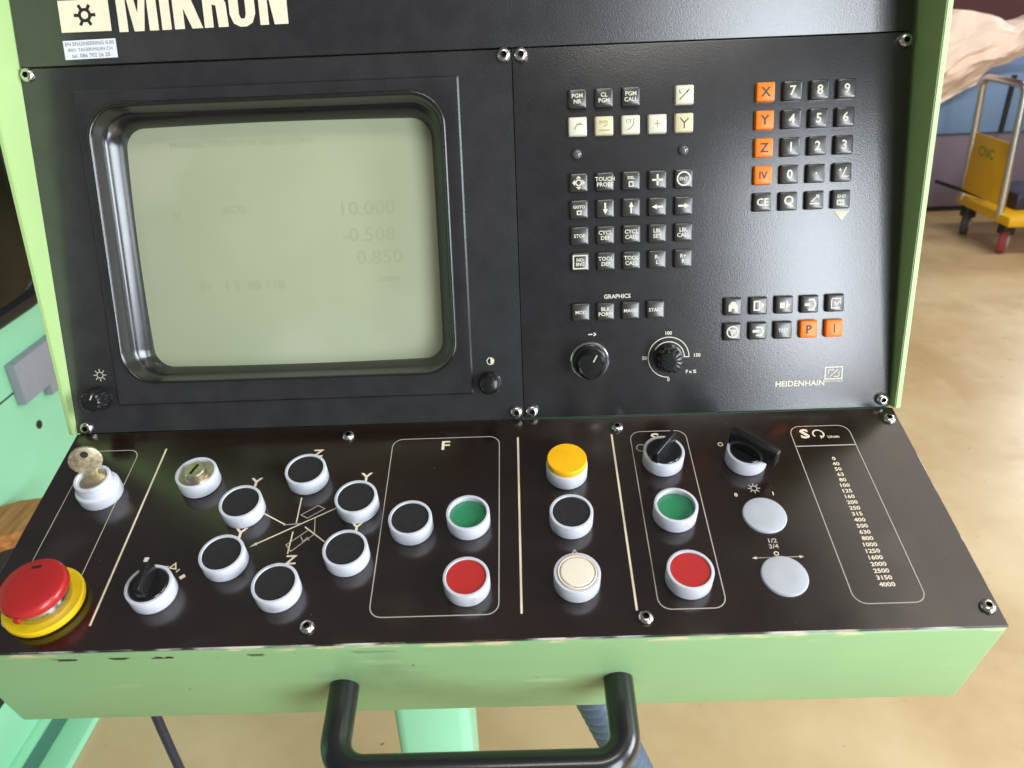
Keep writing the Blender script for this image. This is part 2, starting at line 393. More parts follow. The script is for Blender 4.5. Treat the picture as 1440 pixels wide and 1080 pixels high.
# raised monitor surround with the rounded opening lofted down to the tube
def rl(x0, x1, y0, y1, r, z): return [(x, y, z) for x, y in rrect(x0, x1, y0, y1, r, 10)]
fo = (-0.3170, -0.0362, 0.0222, 0.2576)
def grow(rc, d): return (rc[0] - d, rc[1] + d, rc[2] - d, rc[3] + d)
GL = (-0.2955, -0.0607, 0.0475, 0.2330)
def mixr(a, b_, t): return tuple(p + (q - p) * t for p, q in zip(a, b_))
BO = [rl(*fo, 0.0014, 0.0005), rl(*fo, 0.0014, 0.0026), rl(*grow(fo, -0.0012), 0.0014, 0.0040), rl(*grow(HOLE, 0.0034), 0.0250, 0.0040), rl(*grow(HOLE, 0.0030), 0.0250, 0.0038)]
def inn(t, r, z): return rl(*mixr(grow(HOLE, 0.0032), GL, t), r, z)
BI = [inn(0.0, 0.0250, 0.0036), inn(0.03, 0.0250, 0.0046), inn(0.08, 0.0246, 0.0054), inn(0.14, 0.0242, 0.0054), inn(0.20, 0.0238, 0.0046), inn(0.24, 0.0234, 0.0030),
      inn(0.32, 0.0228, -0.0040), inn(0.38, 0.0222, -0.0072), inn(0.44, 0.0216, -0.0088), inn(0.50, 0.0210, -0.0096), inn(0.58, 0.0203, -0.0108), inn(0.66, 0.0196, -0.0123),
      inn(0.74, 0.0188, -0.0139), inn(0.82, 0.0178, -0.0157), inn(0.90, 0.0166, -0.0178), inn(0.96, 0.0156, -0.0202), inn(1.0, 0.0150, -0.0225), inn(1.06, 0.0140, -0.0265)]
bez = add('monitor_bezel', loft(BO, smooth=27), con, MU, 'black_panel', label='black raised surround with a rounded opening')
add('bezel_ring', loft(BI, smooth=50), bez, MU, 'bezel_black', label='glossy rounded inner ring around the picture tube')
# picture tube: bulging phosphor face
def bulge(x, y):
    cx, cy = (GL[0] + GL[1]) / 2, (GL[2] + GL[3]) / 2
    return -0.0165 - 0.0075 * (((x - cx) / 0.117) ** 2 * 0.55 + ((y - cy) / 0.093) ** 2 * 0.45)
nx, ny = 40, 32; g = grow(GL, 0.002); vs = []; fs = []
for j in range(ny + 1):
    for i in range(nx + 1):
        x = g[0] + (g[1] - g[0]) * i / nx; y = g[2] + (g[3] - g[2]) * j / ny; vs.append((x, y, bulge(x, y)))
for j in range(ny):
    for i in range(nx):
        a = j * (nx + 1) + i; fs.append((a, a + 1, a + nx + 2, a + nx + 1))
me = flat(vs, fs); finish(me, 60)
scr = add('screen', me, bez, MU, 'phosphor', label='grey-green dark picture tube with faint burnt-in digits')
def burn(s, x, y, size, sx=1.0):
    me = text(s, size, 0.0, sx).copy()
    for v in me.vertices:
        v.co.x += x; v.co.y += y; v.co.z = bulge(v.co.x, v.co.y) + 0.00015
    add('burnt_in_text', me, bez, MU, 'phosphor_burn')
burn('MANUAL OPERATION AND SETUP 0', -0.206, 0.2193, 0.0068, 1.0)
burn('10.000', -0.112, 0.1675, 0.0150, 1.1)
burn('-0.508', -0.113, 0.1475, 0.0150, 1.1)
burn('0.850', -0.106, 0.1300, 0.0150, 1.1)
burn('X', -0.262, 0.166, 0.012); burn('ACTL', -0.215, 0.170, 0.008)
burn('01   1 2  00 110', -0.216, 0.1115, 0.0105, 1.0)
burn('0.0000', -0.0998, 0.1127, 0.0062)

# ---- keys of the keyboard
KP = 0.01948
kc = 0.0133 / 2
def keymesh(sz=kc, h=0.0034):
    return loft([[(x, y, z) for x, y in rrect(-s, s, -s, s, r, 2)] for s, r, z in
                 ((sz + 0.0003, 0.0010, -0.0008), (sz, 0.0010, h - 0.0012), (sz - 0.0004, 0.0010, h - 0.0004), (sz - 0.0011, 0.0010, h))], False, True, 30)
km = keymesh()
KM = {}
def key_me(mt):
    if mt not in KM:
        KM[mt] = km.copy(); KM[mt].materials.append(M[mt])
    return KM[mt]
KH = 0.0034
well = prism(rrect(-0.0076, 0.0076, -0.0076, 0.0076, 0.0014, 3), -0.0004, 0.0004, 0.0003)
def persp(u, w_, h): # undo the shift of raised tops in the measured positions
    k = 1 - h / 0.587; return 0.0048 + (u - 0.0048) * k, 0.153 + (w_ - 0.153) * k
def arrow(dx, dy, l=0.0042, hw=0.0018):
    a = Vector((dx, dy)); n = Vector((-dy, dx)); p0 = a * -l; p1 = a * (l * 0.1); tip = a * l
    t = 0.0007
    return [[tuple(p0 + n * t), tuple(p0 - n * t), tuple(p1 - n * t), tuple(p1 - n * hw), tuple(tip), tuple(p1 + n * hw), tuple(p1 + n * t)]]
S1 = 0.00075
LEG = {
 'plus': lambda: strokes([[(-0.004, 0), (0.004, 0)], [(0, -0.004), (0, 0.004)]], 0.0014),
 'up': lambda: polys(arrow(0, 1)), 'down': lambda: polys(arrow(0, -1)), 'left': lambda: polys(arrow(-1, 0)), 'right': lambda: polys(arrow(1, 0)),
 'move': lambda: join(polys([[(-0.0048, 0), (-0.0026, -0.0022), (-0.0026, 0.0022)], [(0.0048, 0), (0.0026, 0.0022), (0.0026, -0.0022)], [(0, 0.0050), (-0.002, 0.003), (0.002, 0.003)], [(0, -0.0050), (0.002, -0.003), (-0.002, -0.003)]]), strokes([circ(0, 0, 0.0021, n=10)], 0.0009)),
 'ent': lambda: join(strokes([circ(0, 0, 0.0048, n=18)], 0.0011), text('ENT', 0.0034, 0.02)),
 'hand': lambda: polys([[(-0.0034, -0.0036), (-0.0014, -0.0036), (-0.0010, -0.0012), (0.0010, -0.0012), (0.0014, -0.0036), (0.0034, -0.0036), (0.0034, 0.0004), (0.0016, 0.0034), (-0.0010, 0.0040), (-0.0034, 0.0010)]]),
 'single': lambda: join(strokes([[(0.0005, 0.0035), (-0.0035, 0.0035), (-0.0035, -0.0030), (0.0005, -0.0030), (0.0005, 0.0035)]], 0.0012), polys([[(0.0018, 0.0032), (0.0042, 0.0004), (0.0018, -0.0026)]])),
 'auto': lambda: polys([[(-0.0035, 0.0020), (0, 0.0020), (0, -0.0024), (-0.0035, -0.0024)], [(0.0012, 0.0036), (0.0042, 0.0002), (0.0012, -0.0034)]]),
 'load': lambda: join(polys([[(-0.0040, 0.0008), (0.0, 0.0008), (0.0, -0.0012), (-0.0040, -0.0012)]]), strokes([[(-0.0012, 0.0036), (0.0026, 0.0036), (0.0042, 0), (0.0026, -0.0040), (-0.0012, -0.0040)]], 0.0013)),
 'edit': lambda: strokes([[(-0.0032, 0.0036), (0.0034, 0.0036), (0.0034, -0.0004)], [(-0.0032, 0.0030), (-0.0032, -0.0036), (0.0030, -0.0036)], [(-0.0012, 0.0010), (0.0006, -0.0012), (0.0036, 0.0024)]], 0.0009),
 'wheel': lambda: strokes([circ(0, 0, 0.0042, n=16), circ(0, 0, 0.0012, n=8)] + [[(0.0013 * math.cos(a), 0.0013 * math.sin(a)), (0.0040 * math.cos(a), 0.0040 * math.sin(a))] for a in (0.4, 2.5, 4.6)], 0.0010),
 'mdi': lambda: join(polys([[(-0.0042, 0.0010), (-0.0004, 0.0010), (0.0012, 0), (-0.0004, -0.0010), (-0.0042, -0.0010)]]), strokes([[(-0.0016, 0.0030), (0.0024, 0.0030), (0.0040, 0), (0.0024, -0.0032), (-0.0016, -0.0032)]], 0.0011)),
 'line': lambda: join(strokes([[(-0.0036, -0.0034), (0.0034, 0.0036)]], 0.0006), polys([[(0.0036, 0.0038), (0.0010, 0.0022), (0.0020, 0.0010)]]), xf(text('L', 0.0038, 0.01).copy(), T(-0.0030, 0.0022, 0))),
 'circle': lambda: strokes([circ(0.0030, -0.0030, 0.0052, 95, 170, 8), [(-0.0010, 0.0016), (0.0042, 0.0012)]], 0.0007),
 'round': lambda: join(xf(text('RND', 0.0030, 0.01).copy(), T(-0.0004, 0.0026, 0)), strokes([[(-0.0040, -0.0032), (0.0042, -0.0032)], [(-0.0004, -0.0006), (0.0024, 0.0008)]], 0.0008)),
 'ctan': lambda: join(xf(text('CT', 0.0034, 0.01).copy(), T(-0.0014, 0.0024, 0)), strokes([circ(-0.0042, 0.0026, 0.0064, -75, 15, 8)], 0.0007)),
 'pole': lambda: strokes([[(-0.0022, 0), (0.0022, 0)], [(0, -0.0022), (0, 0.0022)]], 0.0006),
 'branch': lambda: strokes([[(0, -0.0040), (0, -0.0002), (-0.0030, 0.0034)], [(0, -0.0002), (0.0030, 0.0030)]], 0.0008),
 'actual': lambda: strokes([[(-0.0040, -0.0026), (0.0034, -0.0026)], [(-0.0030, -0.0012), (0.0024, 0.0034)], [(0.0006, 0.0034), (0.0024, 0.0034), (0.0026, 0.0010)]], 0.0009),
 'sign': lambda: join(xf(text('+', 0.0052, 0.02).copy(), T(-0.0020, 0.0016, 0)), strokes([[(-0.0010, -0.0038), (0.0024, 0.0034)], [(0.0008, -0.0030), (0.0042, -0.0030)]], 0.0009)),
 'del': lambda: join(xf(text('DEL', 0.0030, 0.03).copy(), T(0, 0.0022, 0)), strokes([[(-0.0014, -0.0008), (0.0014, -0.0008), (0.0014, -0.0040), (-0.0014, -0.0040), (-0.0014, -0.0008)]], 0.0008)),
 'goto': lambda: join(xf(text('GOTO', 0.0030, 0.03).copy(), T(0, 0.0018, 0)), strokes([[(-0.0014, -0.0012), (0.0014, -0.0012), (0.0014, -0.0036), (-0.0014, -0.0036), (-0.0014, -0.0012)]], 0.0008)),
 'noent': lambda: join(text('NO\nENT', 0.0034, 0.03), strokes([[(-0.005, -0.0048), (0.005, -0.0048), (0.005, 0.0048), (-0.005, 0.0048), (-0.005, -0.0048)]], 0.0009)),
 'end': lambda: join(xf(text('END', 0.0032, 0.02).copy(), T(0, 0.0022, 0)), strokes([[(-0.0030, -0.0008), (0.0016, -0.0008), (0.0016, -0.0038), (-0.0030, -0.0038), (-0.0030, -0.0008)]], 0.0009)),
 'incr': lambda: strokes([[(0, -0.0034), (0, 0.0034)]], 0.0009),
}
LC = {}
def legend(s, ink):
    k = (s, ink)
    if k not in LC:
        if s in LEG: me = LEG[s]()
        else:
            n = len(s.replace('\n', '')) if '\n' not in s else max(len(x) for x in s.split('\n'))
            size = 0.0092 if n == 1 else 0.0074 if n == 2 and '\n' not in s else 0.0041 if '\n' in s else 0.0036
            me = text(s, size, 0.02).copy()
        me = me.copy(); me.materials.clear(); me.materials.append(M[ink]); LC[k] = me
    return LC[k]
def key(u, w_, s, mt='key_black', ink='ink_white'):
    u, w_ = persp(u, w_, KH)
    u += random.uniform(-1, 1) * 0.0001; w_ += random.uniform(-1, 1) * 0.0001
    k = add('key', key_me(mt), con, UU(u, w_, 0) @ Matrix.Rotation(random.uniform(-0.006, 0.006), 4, 'Z'))
    if s: add('legend', legend(s, ink), k, WORLD[k] @ T(0, 0, KH + 0.0001))
    return k
A = [['move', 'TOUCH\nPROBE', 'del', 'plus', 'ent'], ['goto', 'down', 'up', 'left', 'right'], ['STOP', 'CYCL\nDEF', 'CYCL\nCALL', 'LBL\nSET', 'LBL\nCALL'], ['noent', 'TOOL\nDEF', 'TOOL\nCALL', 'R-\nL', 'R+\nR']]
for r, row in enumerate(A):
    for c, s in enumerate(row):
        if s == 'noent': key(0.04922 + c * KP, 0.17951 - r * KP, s, 'key_black', 'ink_white')
        else: key(0.04922 + c * KP, 0.17951 - r * KP, s)
for c, s in enumerate(['PGM\nNR', 'CL\nPGM', 'PGM\nCALL']): key(0.04918 + c * KP, 0.23873, s)
key(0.04918 + 4 * KP, 0.23873, 'line', 'key_cream', 'ink_dark')
for c, (s, mt) in enumerate([('circle', 'key_cream'), ('round', 'key_cream_worn'), ('ctan', 'key_cream'), ('pole', 'key_cream'), ('branch', 'key_cream_worn')]):
    key(0.04918 + c * KP, 0.23873 - KP, s, mt, 'ink_dark' if s in ('branch',) else 'ink_faint')
N = [['X', '7', '8', '9'], ['Y', '4', '5', '6'], ['Z', '1', '2', '3'], ['IV', '0', '·', 'sign'], ['CE', 'Q', 'actual', 'end']]
for r, row in enumerate(N):
    for c, s in enumerate(row):
        u, w_ = 0.18569 + c * KP, 0.23833 - r * KP
        if c == 0 and r < 4: key(u, w_, s, 'key_orange', 'ink_dark')
        else: key(u, w_, '.' if s == '·' else s)
for r, row in enumerate([['hand', 'single', 'auto', 'load', 'edit'], ['wheel', 'mdi', 'TEST', 'P', 'I']]):
    for c, s in enumerate(row):
        if s in ('P', 'I'): key(0.16581 + c * KP, 0.08299 - r * KP, s if s == 'P' else 'incr', 'key_orange', 'ink_dark')
        else: key(0.16581 + c * KP, 0.08299 - r * KP, s)
for c, s in enumerate(['MOD', 'BLK\nFORM', 'MAGN', 'START']): key(0.0491 + c * 0.0191, 0.0828, s)

# prints on the upper plates
def printed(me, parent, Mw, ink):
    me = me.copy(); me.materials.clear(); me.materials.append(M[ink])
    return add('printed_legend', me, parent, Mw)
HB = 0.00025
printed(text('GRAPHICS', 0.0044, 0.02), kbp, UU(0.0771, 0.0943, HB), 'ink_white')
printed(polys([[(-0.006, 0.0036), (0, -0.0042), (0.006, 0.0036)]]), kbp, UU(0.2447, 0.1488, HB), 'ink_white')
printed(text('HEIDENHAIN', 0.0062, 0.03, 1.05), kbp, UU(0.2190, 0.0213, HB), 'ink_white')
printed(join(strokes([[(-0.0065, -0.0045), (0.0065, -0.0045), (0.0065, 0.0048), (-0.0065, 0.0048), (-0.0065, -0.0045)]], 0.0011), strokes([[(-0.003, -0.0028), (0.003, 0.003)], [(-0.0042, 0.0028), (0.0002, 0.0028)], [(0.0042, -0.0028), (0.0002, -0.0028)], [(-0.0042, 0.0028), (-0.0042, 0.0)], [(0.0042, -0.0028), (0.0042, 0.001)]], 0.0008), xf(text('ELECTRONICS', 0.0022, 0.03).copy(), T(0.0005, -0.0062, 0))), kbp, UU(0.2448, 0.0286, HB), 'ink_white')
cx, cy = 0.1165, 0.0455
printed(join(strokes([circ(0, 0, 0.0158, -90, -360, 40) + [(0.0122, 0)] + circ(0, 0, 0.0122, 0, 150, 24)], 0.0007)), kbp, UU(cx, cy, HB), 'ink_white')
for s, du, dw in [('100', 0, 0.0190), ('150', 0.0222, 0.0010), ('50', -0.0186, 0.0), ('0', 0, -0.0176), ('F x %', 0.0176, -0.0118)]:
    printed(text(s, 0.0038, 0.03), kbp, UU(cx + du, cy + dw, HB), 'ink_white')
printed(strokes([[(-0.0028, 0), (0.0006, 0)], [(0.0014, 0.0012), (0.0030, 0), (0.0014, -0.0012)]], 0.0008), kbp, UU(0.0572, 0.0655, HB), 'ink_white')
def sun(r=0.0021, l=0.0018):
    return strokes([circ(0, 0, r, n=12)] + [[((r + 0.0006) * math.cos(a), (r + 0.0006) * math.sin(a)), ((r + l) * math.cos(a), (r + l) * math.sin(a))] for a in [k * math.pi / 4 for k in range(8)]], 0.0007)
printed(sun(0.0024, 0.0026), mon, UU(-0.3292, 0.047, 0.0012 + HB), 'ink_grey')
printed(join(polys([circ(0, 0, 0.0030, -90, 90, 10)]), strokes([circ(0, 0, 0.0028, n=14)], 0.0006)), mon, UU(-0.0219, 0.0475, 0.0012 + HB), 'ink_white')

# ---- maker's letters on the hood band
HBZ = 0.0006 + HB
sticker_frame = UU(0, 0, 0)
hood = [o for o in con.children if o.name.startswith('hood_band')][0]
bx0, bx1 = -0.3195, -0.2833
printed(polys([[(bx0, 0.2974), (bx1, 0.2974), (bx1, 0.3186), (bx0, 0.3186)], [(bx0 + 0.0145, 0.3186), (bx0 + 0.0275, 0.3186), (bx0 + 0.0275, 0.345), (bx0 + 0.0145, 0.345)]]), hood, UU(0, 0, HBZ), 'ink_cream')
gear = []
for k in range(6):
    a = k * math.pi / 3; c_, s_ = math.cos(a), math.sin(a)
    for q in ([(0.0028, -0.0011), (0.0078, -0.0011), (0.0078, 0.0011), (0.0028, 0.0011)],):
        gear.append([(x * c_ - y * s_, x * s_ + y * c_) for x, y in q])
ringq = []
for k in range(18):
    a, b_ = 2 * math.pi * k / 18, 2 * math.pi * (k + 1) / 18
    ringq.append([(0.0026 * math.cos(a), 0.0026 * math.sin(a)), (0.0048 * math.cos(a), 0.0048 * math.sin(a)), (0.0048 * math.cos(b_), 0.0048 * math.sin(b_)), (0.0026 * math.cos(b_), 0.0026 * math.sin(b_))])
printed(join(polys(gear), polys(ringq, 0.00004)), hood, UU(-0.3012, 0.3085, HBZ + 0.0001), 'cap_black')
H = 0.040
def LX(z): return -0.2777 + (z - 395) / 950 * (0.1220)
def bar(a, b_, c, d): return [(LX(a), 0), (LX(b_), 0), (LX(d), H), (LX(c), H)]
letters = {
 'M': [bar(395, 446, 395, 446), bar(566, 618, 566, 618), [(LX(480), 0), (LX(536), 0), (LX(566), H * 0.72), (LX(566), H), (LX(545), H), (LX(508), H * 0.30), (LX(470), H), (LX(446), H), (LX(446), H * 0.72)]],
 'I': [bar(637, 690, 637, 690)],
 'K': [bar(708, 764, 708, 764), [(LX(806), 0), (LX(866), 0), (LX(806), H * 0.56), (LX(858), H), (LX(800), H), (LX(764), H * 0.66), (LX(764), H * 0.34)]],
 'R': [bar(876, 926, 876, 926), [(LX(954), 0), (LX(1010), 0), (LX(1005), H * 0.40), (LX(990), H * 0.48), (LX(1010), H * 0.62), (LX(1010), H * 0.86), (LX(980), H), (LX(926), H), (LX(926), H * 0.82), (LX(950), H * 0.80), (LX(956), H * 0.66), (LX(946), H * 0.56), (LX(926), H * 0.55), (LX(926), H * 0.38), (LX(948), H * 0.36)]],
 'O': [[(LX(1022), H * 0.2), (LX(1040), H * 0.05), (LX(1075), -0.0004), (LX(1112), -0.0004), (LX(1146), H * 0.05), (LX(1165), H * 0.2), (LX(1165), H * 0.8), (LX(1146), H * 0.95), (LX(1112), H), (LX(1108), H * 0.86), (LX(1112), H * 0.80), (LX(1112), H * 0.2), (LX(1104), H * 0.125), (LX(1082), H * 0.125), (LX(1074), H * 0.2), (LX(1074), H * 0.8), (LX(1082), H * 0.86), (LX(1108), H * 0.86), (LX(1112), H), (LX(1075), H), (LX(1040), H * 0.95), (LX(1022), H * 0.8)]],
 'N': [bar(1188, 1236, 1188, 1236), bar(1296, 1345, 1296, 1345), [(LX(1268), 0), (LX(1296), 0), (LX(1296), H * 0.5), (LX(1266), H), (LX(1236), H), (LX(1236), H * 0.62)]]}
for ch, ps in letters.items():
    printed(join(*[polys([p], k * 0.00003) for k, p in enumerate(ps)]), hood, UU(0, 0.2984, HBZ) @ Matrix.Rotation(0.008, 4, 'Z'), 'ink_cream')
st = add('sticker', box(-0.0191, 0.0191, -0.0064, 0.0064, 0, 0.0002), hood, UU(-0.3006, 0.2857, 0.0007) @ Matrix.Rotation(0.012, 4, 'Z'), 'sticker_white', label='small white address sticker')
for s, dy, sz in (('EN ENGINEERING 0.00', 0.0040, 0.0036), ('8001 TAGERWILEN CH', 0.0, 0.0032), ('tel. 086 702 26 20', -0.0040, 0.0038)):
    printed(text(s, sz, 0.01), hood, WORLD[st] @ T(0, dy, 0.0003), 'ink_sticker')

# ---- screws
hexp = [(0.0021 * math.cos(k * math.pi / 3), 0.0021 * math.sin(k * math.pi / 3)) for k in range(6)]
def screw_mesh(r):
    n = 24; prof = [(r, 0), (r, r * 0.25), (r * 0.92, r * 0.45), (r * 0.72, r * 0.62), (r * 0.48, r * 0.70)]
    vs, fs = [], []
    for a_, z in prof:
        for i in range(n): t = 2 * math.pi * i / n; vs.append((a_ * math.cos(t), a_ * math.sin(t), z))
    for k in range(len(prof) - 1):
        for i in range(n): j = (i + 1) % n; fs.append((k * n + i, k * n + j, (k + 1) * n + j, (k + 1) * n + i))
    base = len(vs)
    for zz in (r * 0.70, r * 0.15):
        for i in range(n):
            t = 2 * math.pi * i / n; hr = r * 0.46 * math.cos(math.pi / 6) / math.cos((t % (math.pi / 3)) - math.pi / 6); vs.append((hr * math.cos(t), hr * math.sin(t), zz))
    k0 = (len(prof) - 1) * n
    for i in range(n):
        j = (i + 1) % n; fs.append((k0 + i, k0 + j, base + j, base + i)); fs.append((base + i, base + j, base + n + j, base + n + i))
    fs.append(tuple(range(base + n, base + 2 * n)))
    me = bpy.data.meshes.new('m'); me.from_pydata(vs, [], fs); me.materials.append(M['steel']); me.materials.append(M['steel_dark'])
    for p in me.polygons:
        if all(v >= base for v in p.vertices): p.material_index = 1
    return finish(me, 40)
sm_u, sm_l = screw_mesh(0.0050), screw_mesh(0.0048)
for u, w_ in [(-0.3485, 0.2697), (-0.003, 0.2700), (0.0092, 0.2700), (0.2832, 0.2690), (-0.3461, 0.0045), (-0.0034, 0.0060), (0.0090, 0.0060), (0.2836, 0.0062)]:
    add('screw', sm_u, con, UU(u, w_, 0.0012 if u < 0 else 0.0) @ Matrix.Rotation(random.random() * 6, 4, 'Z'))
for u, v in [(-0.1352, 0.0134), (0.0746, 0.0134), (0.2842, 0.0140), (-0.1369, 0.1772), (0.0744, 0.1772), (0.2848, 0.1762)]:
    add('screw', sm_l, con, LL(u, v, 0.0) @ Matrix.Rotation(random.random() * 6, 4, 'Z'))
# ---- indicator lamps
for u, w_ in [(0.0482, 0.1998), (0.1264, 0.1998)]:
    add('indicator_lamp', lathe([(0.0036, -0.001), (0.0036, 0.001), (0.0032, 0.0021), (0.0020, 0.0030), (0.0008, 0.0033)], 20), con, UU(u, w_), 'led_lens')
# ---- knobs on the upper panel
def fluted(r, h, n=24, depth=0.06, dome=0.0):
    vs, fs = [], []
    N_ = n * 4; prof = [(1.12, 0), (1.12, 0.0012), (1.0, 0.0016), (0.96, h * 0.8), (0.90, h * 0.94), (0.75, h), (0.2, h + dome)]
    for k, (q, z) in enumerate(prof):
        for i in range(N_):
            a = 2 * math.pi * i / N_; f = 1 - (depth if 2 <= k <= 4 and (i % 4) in (0, 1) else 0)
            vs.append((r * q * f * math.cos(a), r * q * f * math.sin(a), z))
    for k in range(len(prof) - 1):
        for i in range(N_):
            j = (i + 1) % N_; fs.append((k * N_ + i, k * N_ + j, (k + 1) * N_ + j, (k + 1) * N_ + i))
    fs.append(tuple(range((len(prof) - 1) * N_, len(prof) * N_)))
    return raw(vs, fs, 40)
def knob(u, w_, r, h, flute, z=0.0, pointer=True, n=18, dome=0.0):
    me = fluted(r, h, n, 0.10, dome) if flute else lathe([(r * 1.08, 0), (r * 1.08, 0.001), (r, 0.0016), (r * 0.97, h * 0.72), (r * 0.90, h * 0.90), (r * 0.74, h), (r * 0.70, h - 0.0006), (r * 0.2, h - 0.0002 + dome)], 40)
    k = add('knob', me, con, UU(u, w_, z), 'knob_black')
    if pointer: add('pointer_mark', box(-0.0005, 0.0005, r * 0.25, r * 0.72, h + 0.00005, h + 0.0004), k, UU(u, w_, z) @ Matrix.Rotation(-0.5, 4, 'Z'), 'ink_grey')
    return k
knob(-0.3325, 0.0285, 0.0088, 0.015, True, 0.0012, True, 14)
knob(-0.0232, 0.0305, 0.0084, 0.012, False, 0.0012, False, dome=0.001)
knob(0.0548, 0.0446, 0.0122, 0.0200, False, 0, True)
add('knob_ring', lathe([(0.0150, 0.0), (0.0150, 0.0010), (0.0144, 0.0016), (0.0134, 0.0016), (0.0130, 0.0008)], 40), con, UU(0.0552, 0.0448, 0.0001), 'steel')
knob(0.1160, 0.0448, 0.0100, 0.0165, True, 0, False, 12)

# ---- lower control plate
def plate_lower():
    me = box(L0 + 0.0006, L1 - 0.0003, -0.1893, -0.0006, -0.0020, 0.0, 0.0007, 1, None)
    me.materials.append(M['plate_black']); me.materials.append(M['worn_edge'])
    for p in me.polygons:
        if abs(p.normal.z) < 0.95: p.material_index = 1
    return me
cp = add('control_plate', plate_lower(), con, ML)
PZ = 0.0002
def P2(*pts): return [(u, -v) for u, v in pts]
def pl(me, ink, u=0, v=0, rot=0): return printed(me, cp, LL(u, v, PZ) @ Matrix.Rotation(rot, 4, 'Z'), ink)
for u in (-0.2767, -0.0026, 0.0697): pl(strokes([P2((u, 0.0202), (u, 0.1717))], 0.0014), 'ink_cream')
def rbox(u0, u1, v0, v1, r=0.008):
    p = [(x, y) for x, y in rrect(u0, u1, -v1, -v0, r, 5)]; return strokes([p + [p[0]]], 0.0006)
pl(rbox(-0.0993, -0.0169, 0.0184, 0.1716), 'ink_grey')
pl(rbox(0.0837, 0.1263, 0.0184, 0.1716), 'ink_grey')
pl(rbox(0.2058, 0.2506, 0.0184, 0.1716), 'ink_grey')
pl(rbox(-0.3365, -0.2973, 0.0205, 0.1716), 'ink_grey')
pl(strokes([P2((0.2062, 0.0388), (0.2502, 0.0388))], 0.0009), 'ink_grey')
pl(text('F', 0.0125, 0.02, 1.25), 'ink_cream', -0.0581, 0.0262)
pl(text('S', 0.0125, 0.02, 1.2), 'ink_cream', 0.1025, 0.0252)
pl(text('S', 0.0125, 0.04, 1.15), 'ink_cream', 0.2160, 0.0262)
pl(strokes([circ(0.0, 0, 0.0040, 220, -70, 16)], 0.0011), 'ink_cream', 0.2262, 0.0268)
pl(polys([[(0.0, -0.0050), (0.0026, -0.0030), (0.0, -0.0012)]]), 'ink_cream', 0.2262 + 0.0008, 0.0268)
pl(text('U/min', 0.0036, 0.02), 'ink_cream', 0.2366, 0.0300)
nums = ['0', '40', '50', '63', '80', '100', '125', '160', '200', '250', '315', '400', '500', '630', '800', '1000', '1250', '1600', '2000', '2500', '3150', '4000']
for k, s in enumerate(nums):
    v = 0.0519 + (0.1583 - 0.0519) * k / (len(nums) - 1)
    pl(text(s, 0.0044, 0.025, 1.15), 'ink_cream', 0.2300, v)
for u, v in ((-0.1975, 0.0572), (-0.1156, 0.0557), (-0.1977, 0.1030), (-0.1165, 0.1012)): pl(text('Y', 0.0115, 0.025, 1.1), 'ink_cream', u, v)
for u, v in ((-0.1560, 0.0300), (-0.1576, 0.1264)): pl(text('Z', 0.0100, 0.025, 1.15), 'ink_cream', u, v)
pl(strokes([P2((-0.1605, 0.0731), (-0.16, 0.0957)), P2((-0.1608, 0.1031), (-0.1609, 0.1214)), P2((-0.1851, 0.0864), (-0.1677, 0.0968)), P2((-0.1532, 0.0993), (-0.137, 0.1126)), P2((-0.187, 0.114), (-0.1334, 0.0835))], 0.0009), 'ink_cream')
pl(polys([P2((-0.1885, 0.1150), (-0.1846, 0.1112), (-0.1836, 0.1134))]), 'ink_cream')
pl(strokes([P2((-0.158, 0.0888), (-0.147, 0.0808), (-0.1419, 0.0838), (-0.1529, 0.0918), (-0.158, 0.0888)), P2((-0.1473, 0.092), (-0.1454, 0.1057), (-0.1591, 0.1196), (-0.1635, 0.1142), (-0.1579, 0.1092), (-0.1500, 0.1020)), P2((-0.1545, 0.1075), (-0.1520, 0.1120), (-0.1500, 0.1085), (-0.1480, 0.1110)), P2((-0.1690, 0.0972), (-0.1560, 0.0962))], 0.0006), 'ink_grey')
pl(strokes([P2((-0.246, 0.1290), (-0.240, 0.1290)), P2((-0.2392, 0.1300), (-0.2360, 0.1265), (-0.2345, 0.1310), (-0.2392, 0.1300)), P2((-0.2335, 0.1335), (-0.2318, 0.1312))], 0.0010), 'ink_cream')
pl(polys([P2((-0.2305, 0.1375), (-0.2275, 0.1350), (-0.2258, 0.1372), (-0.2286, 0.1394))]), 'ink_cream')
pl(strokes([circ(0, 0, 0.0034, 20, 300, 14)], 0.0007), 'ink_grey', 0.0905, 0.0352)
pl(strokes([circ(0, 0, 0.0017, n=12)], 0.0008), 'ink_cream', 0.1504, 0.0342)
pl(sun(0.0022, 0.0022), 'ink_grey', 0.1652, 0.0775)
pl(text('0', 0.0046, 0.03), 'ink_cream', 0.1513, 0.0828); pl(text('1', 0.0046, 0.03), 'ink_cream', 0.1775, 0.0826)
pl(text('1/2\n3/4', 0.0048, 0.02, 1.1), 'ink_grey', 0.1665, 0.1248); pl(strokes([circ(0, 0, 0.0014, n=10)], 0.0007), 'ink_cream', 0.1667, 0.1328)
pl(strokes([P2((0.1518, 0.1358), (0.1825, 0.1358))], 0.0005), 'ink_grey')
pl(polys([P2((0.1500, 0.1358), (0.1530, 0.1347), (0.1530, 0.1369)), P2((0.1840, 0.1358), (0.1810, 0.1369), (0.1810, 0.1347))]), 'ink_cream')
pl(strokes([P2((0.0310, 0.1300), (0.0338, 0.1252), (0.0366, 0.1300), (0.0310, 0.1300)), P2((0.0338, 0.1275), (0.0338, 0.1290))], 0.0007), 'ink_grey')
pl(strokes([P2((0.0338, 0.0810), (0.0338, 0.0835))], 0.0007), 'ink_grey')

